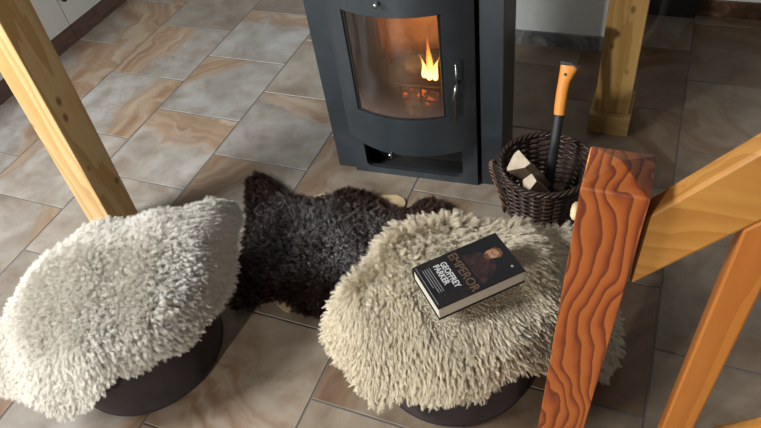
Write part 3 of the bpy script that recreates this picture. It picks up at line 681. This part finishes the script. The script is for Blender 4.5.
Cd = rflow(cx_, cy_, ncl, .3); D = rflow(px, py, n_, .22); Cl = .028*rng.uniform(.7, 1.25, ncl); L_ = Cl[idx]*rng.uniform(.75, 1.15, n_)
tipc = np.stack([cx_, cy_, rug_z(cx_, cy_)], 1)+Cd*Cl[:, None]; npt = 5; P = np.zeros((n_, npt, 3))
for kk in range(npt):
    t = kk/(npt-1); w = .62*t; P[:, kk] = (P0+D*(L_*t)[:, None])*(1-w)+(P0*(1-t)+tipc[idx]*t)*w
P[:, :, 2] = np.maximum(P[:, :, 2], .003)
def dark_fur():
    m, nt, b = mat('dark_brown_fur'); hi = N(nt, 'ShaderNodeHairInfo'); co = objco(nt)
    # greyish tips grow in the middle of the back, brown-black towards the legs
    v = N(nt, 'ShaderNodeVectorMath', operation='SUBTRACT'); nt.links.new(co, v.inputs[0]); v.inputs[1].default_value = (1.56, -1.25, 0)
    v2 = mapping(nt, v.outputs[0], (2.3, 3.6, 1), rot=(0, 0, .1)); ln_ = N(nt, 'ShaderNodeVectorMath', operation='LENGTH'); nt.links.new(v2, ln_.inputs[0])
    md = math_(nt, 'ADD', ln_.outputs['Value'], math_(nt, 'MULTIPLY', math_(nt, 'SUBTRACT', noise(nt, co, 7, 3), .5), .9))
    mask = ramp(nt, md, [(.25, (1, 1, 1)), (.85, (0, 0, 0))])
    tipg = ramp(nt, hi.outputs['Random'], [(.35, (.045, .032, .028)), (.62, (.21, .18, .17)), (.92, (.95, .92, .90))])
    tipd = ramp(nt, hi.outputs['Random'], [(0, (.022, .012, .009)), (1, (.11, .052, .034))])
    tip = mixc(nt, mask, tipd, tipg)
    c = mixc(nt, ramp(nt, hi.outputs['Intercept'], [(.1, (0, 0, 0)), (.8, (1, 1, 1))]), (.022, .014, .012), tip)
    nt.links.new(c, b.inputs['Base Color']); b.inputs['Roughness'].default_value = .45; b.inputs['Specular IOR Level'].default_value = .6; return m
cu = bpy.data.hair_curves.new('wool'); cu.add_curves([npt]*n_)
(cu.attributes.get('position') or cu.attributes.new('position', 'FLOAT_VECTOR', 'POINT')).data.foreach_set('vector', P.astype(np.float32).ravel())
(cu.attributes.get('radius') or cu.attributes.new('radius', 'FLOAT', 'POINT')).data.foreach_set('value', (np.tile([1, 1, .9, .7, .25], n_)*.00042).astype(np.float32))
cu.materials.append(dark_fur()); wo = bpy.data.objects.new('wool', cu); COL.objects.link(wo); wo.parent = rroot; tag(wo, kind='stuff')

# ---------------------------------------------------------------- book
book = empty('book', (BC.x, BC.y, .402), BR); tag(book, 'thick black hardcover book with title lettering lying on the cream sheepskin', 'book')
BW, BL, BT = .143, .238, .046
def cover_mat():
    m, nt, b = mat('black_dust_jacket'); co = objco(nt)
    sx = N(nt, 'ShaderNodeSeparateXYZ'); nt.links.new(co, sx.inputs[0])
    # faint bronze filigree printed on the lower half of the cover
    f = noise(nt, co, 95, 2, .5, 2.0); line = ramp(nt, f, [(.475, (0, 0, 0)), (.495, (1, 1, 1)), (.515, (0, 0, 0))])
    area_ = ramp(nt, math_(nt, 'MULTIPLY_ADD', sx.outputs[1], 4.0, .5), [(.02, (1, 1, 1)), (.30, (.75, .75, .75)), (.5, (0, 0, 0))])
    side = ramp(nt, math_(nt, 'ABSOLUTE', math_(nt, 'MULTIPLY', sx.outputs[0], 10.)), [(.25, (0, 0, 0)), (.45, (1, 1, 1))])
    k = math_(nt, 'MULTIPLY', math_(nt, 'MULTIPLY', line, area_), side)
    nt.links.new(mixc(nt, math_(nt, 'MULTIPLY', k, .6), (.008, .008, .010), (.16, .09, .05)), b.inputs['Base Color']); b.inputs['Roughness'].default_value = .38; return m
M_cov = cover_mat()
M_blk = plain('black_board', (.010, .010, .012), .4)
def pages_mat():
    m, nt, b = mat('book_pages'); s = N(nt, 'ShaderNodeSeparateXYZ'); nt.links.new(objco(nt), s.inputs[0])
    c = N(nt, 'ShaderNodeCombineXYZ'); nt.links.new(s.outputs[2], c.inputs[0]); f = noise(nt, c.outputs[0], 1500, 2)
    nt.links.new(ramp(nt, f, [(.35, (.42, .38, .31)), (.65, (.62, .58, .49))]), b.inputs['Base Color']); b.inputs['Roughness'].default_value = .9; return m
hx, hy_ = BW/2, BL/2
b_ = bmesh.new(); box(b_, (-hx, -hy_, BT-.0035), (hx, hy_, BT)); obj('front_cover', b_, M_cov, book, bevel=.0008)
b_ = bmesh.new(); box(b_, (-hx, -hy_, 0), (hx, hy_, .0035)); obj('back_cover', b_, M_blk, book, bevel=.0008)
b_ = bmesh.new()
sp_ = [(-hx+.0012, .0036), (-hx-.004, .006), (-hx-.0065, BT/2), (-hx-.004, BT-.006), (-hx+.0012, BT-.0036)]
prism(b_, sp_+[(-hx+.003, BT-.006), (-hx-.002, BT/2), (-hx+.003, .006)], lambda x, z: (x, -hy_, z), lambda x, z: (x, hy_, z)); obj('spine', b_, M_blk, book)
b_ = bmesh.new(); box(b_, (-hx+.0035, -hy_+.003, .0036), (hx-.0035, hy_-.003, BT-.0036)); obj('page_block', b_, pages_mat(), book)
def text(body, x, y, size, m, name, wide=None, space=1.0, bold=0):
    cu = bpy.data.curves.new(name, 'FONT'); cu.body = body; cu.size = size; cu.extrude = .00012; cu.align_x = 'LEFT'; cu.space_character = space; cu.offset = bold
    o = bpy.data.objects.new(name, cu); COL.objects.link(o); o.parent = book; o.location = (x, y, BT+.0002); cu.materials.append(m)
    if wide:
        bpy.context.view_layer.update(); sx_ = wide/max(o.dimensions[0], 1e-4)
    me = bpy.data.meshes.new_from_object(o.evaluated_get(bpy.context.evaluated_depsgraph_get())); bpy.data.objects.remove(o)
    for v in me.vertices: v.co.x *= sx_
    if not me.materials: me.materials.append(m)
    o = bpy.data.objects.new(name, me); COL.objects.link(o); o.parent = book; o.location = (x, y, BT+.0002)
    return o
M_w = plain('white_print', (.62, .62, .60), .5, var=.05); M_bz = plain('bronze_print', (.13, .075, .042), .45, var=.4, sc=300); M_gy = plain('grey_print', (.30, .30, .30), .5)
text('EMPEROR', -.064, -.024, .033, M_bz, 'title_lettering', .130, bold=.0004)
text('GEOFFREY', -.050, -.053, .0225, M_w, 'author_lettering', .086, bold=.0005)
text('PARKER', -.050, -.072, .0225, M_w, 'author_lettering', .066, bold=.0005)
b_ = bmesh.new()
for i in range(4): box(b_, (-.050, -.083-i*.0062, BT), (.030-(.02 if i == 3 else 0), -.0815-i*.0062, BT+.0002))
obj('small_print', b_, M_gy, book)
b_ = bmesh.new(); box(b_, (-.066, -.113, BT), (.060, -.1118, BT+.0002)); obj('printed_line', b_, M_gy, book)
# plain painted half-length figure: coat, face, cap (generic)
def disc(name, m, pts, z): 
    b_ = bmesh.new(); prism(b_, pts, lambda x, y: (x, y, BT), lambda x, y: (x, y, BT+z)); return obj(name, b_, m, book)
def oval(cx, cy, rx, ry, a=0, n=28):
    return [(cx+rx*math.cos(t)*math.cos(a)-ry*math.sin(t)*math.sin(a), cy+rx*math.cos(t)*math.sin(a)+ry*math.sin(t)*math.cos(a)) for t in [2*PI*k/n for k in range(n)]]
def paint(name, c1, c2, sc=70):
    m, nt, b = mat(name); nt.links.new(ramp(nt, noise(nt, objco(nt), sc, 4, .6, .6), [(.35, c1), (.65, c2)]), b.inputs['Base Color']); b.inputs['Roughness'].default_value = .4; return m
disc('portrait_coat', paint('painted_coat', (.012, .009, .010), (.060, .028, .026), 45), [(-.045, .005), (-.034, .050), (-.018, .066), (.008, .070), (.030, .062), (.050, .038), (.058, .006)], .00008)
disc('portrait_face', paint('painted_face', (.28, .13, .07), (.50, .27, .15), 60), oval(-.014, .076, .0145, .0195, -.25), .00016)
disc('portrait_hair', paint('painted_hair', (.10, .045, .02), (.20, .10, .05)), [(-.030, .078), (-.029, .092), (-.019, .101), (-.004, .101), (.005, .090), (.003, .073), (-.001, .086), (-.009, .093), (-.021, .090)], .00022)
disc('portrait_beard', paint('painted_beard', (.08, .035, .018), (.17, .08, .04)), [(-.023, .064), (-.016, .066), (-.007, .065), (-.001, .069), (-.002, .058), (-.010, .052), (-.018, .054)], .00022)
disc('portrait_eyes', M_bk, oval(-.0195, .079, .0024, .0013), .00026); disc('portrait_eyes', M_bk, oval(-.0085, .0795, .0024, .0013), .00026)
disc('emblem', paint('painted_cream', (.30, .25, .2), (.5, .44, .36)), oval(.044, .098, .0035, .0035), .0002)

# ---------------------------------------------------------------- stair railing
NX, NY, NZ, NS = 2.522, -1.805, 1.0707, .045
rail = empty('stair_railing', (NX, NY, 0)); tag(rail, 'varnished orange-brown wooden stair railing with square newel post in the foreground', 'railing')
def newel_wood():
    m, nt, b = mat('varnished_larch'); co = objco(nt)
    v = mapping(nt, co, (1, 1, .20), (.3, .1, .05)); wp = noise(nt, mapping(nt, co, (1, 1, .33)), 9, 2, .4, .3)
    wp2 = noise(nt, mapping(nt, co, (1, 1, .35)), 34, 2, .5)
    s = N(nt, 'ShaderNodeSeparateXYZ'); nt.links.new(v, s.inputs[0])
    ph = math_(nt, 'ADD', math_(nt, 'MULTIPLY', wp, 8.0), math_(nt, 'ADD', math_(nt, 'MULTIPLY', s.outputs[0], 52.), math_(nt, 'MULTIPLY', wp2, .8)))
    fr = math_(nt, 'FRACT', ph)
    c = ramp(nt, fr, [(0, (.44, .125, .022)), (.40, (.38, .092, .015)), (.66, (.27, .052, .010)), (.84, (.12, .020, .006)), (.92, (.14, .024, .007)), (1, (.44, .125, .022))])
    fine = noise(nt, mapping(nt, co, (30, 30, 1.5)), 6, 3); c = mixc(nt, math_(nt, 'MULTIPLY', fine, .25), c, (.34, .075, .012))
    nt.links.new(c, b.inputs['Base Color']); b.inputs['Roughness'].default_value = .42; b.inputs['Coat Weight'].default_value = .35; b.inputs['Coat Roughness'].default_value = .18; return m
M_new = newel_wood()
M_rail = wood('honey_varnished_wood', (.46, .20, .038), (.56, .27, .06), (.40, .15, .025), along='x', rings=22, rough=.32, coat=.5, distort=.3, stretch=.2, knots=False, seed=3)
M_bal = wood('orange_varnished_wood', (.46, .15, .025), (.54, .20, .035), (.40, .11, .018), along='z', rings=18, rough=.32, coat=.5, distort=.3, knots=False, seed=6)
b_ = bmesh.new(); e = .0015
q0 = [b_.verts.new((x*NS-.030, y*NS, 0)) for x, y in ((-1, -1), (1, -1), (1, 1), (-1, 1))]; q1 = [b_.verts.new((x*NS, y*NS, NZ-.004)) for x, y in ((-1, -1), (1, -1), (1, 1), (-1, 1))]
q2 = [b_.verts.new((x*(NS-.002), y*(NS-.002), NZ)) for x, y in ((-1, -1), (1, -1), (1, 1), (-1, 1))]; ap = b_.verts.new((0, 0, NZ+.019))
b_.faces.new(q0[::-1])
for i in range(4): j = (i+1) % 4; b_.faces.new((q0[i], q0[j], q1[j], q1[i])); b_.faces.new((q1[i], q1[j], q2[j], q2[i])); b_.faces.new((q2[i], q2[j], ap))
obj('newel_post', b_, M_new, rail, bevel=.0012)
sl = math.tan(math.radians(53.5)); y0r, y1r = -1.83-NY, -1.79-NY
def slanted(name, x0, x1, ztop_at, dz, m, ya=y0r, yb=y1r, bevel=.004):
    b_ = bmesh.new(); zt = lambda x: ztop_at[1]+(x-ztop_at[0])*sl
    prism(b_, [(x0, zt(x0)), (x1, zt(x1)), (x1, zt(x1)-dz), (x0, zt(x0)-dz)], lambda x, z: (x-NX, ya, z), lambda x, z: (x-NX, yb, z)); return obj(name, b_, m, rail, bevel=bevel)
slanted('handrail', 2.5675, 3.0, (2.583, 1.035), .155, M_rail, bevel=.005)
slanted('stringer', 2.5675, 3.0, (2.812, .462), .20, M_rail, ya=y0r-.005, yb=y1r+.005)
for xb in (2.688, 2.87):
    b_ = bmesh.new(); zt = lambda x: 1.035+(x-2.583)*sl-.155; zb = lambda x: .462+(x-2.812)*sl
    prism(b_, [(xb, zb(xb)), (xb+.052, zb(xb+.052)), (xb+.052, zt(xb+.052)), (xb, zt(xb))], lambda x, z: (x-NX, y0r, z), lambda x, z: (x-NX, y1r, z)); obj('baluster', b_, M_bal, rail, bevel=.004)
b_ = bmesh.new(); lathe(b_, [(.0, 0), (.0125, 0), (.0145, .004), (.014, .009), (.009, .0125), (.0, .0135)], 24)
k_ = obj('round_plug', b_, plain('pale_birch', (.62, .50, .30), .5), rail, smooth=True); k_.rotation_euler = (0, -PI/2, 0); k_.location = (-NS, .005, .972); tag(k_, 'pale round wooden plug')
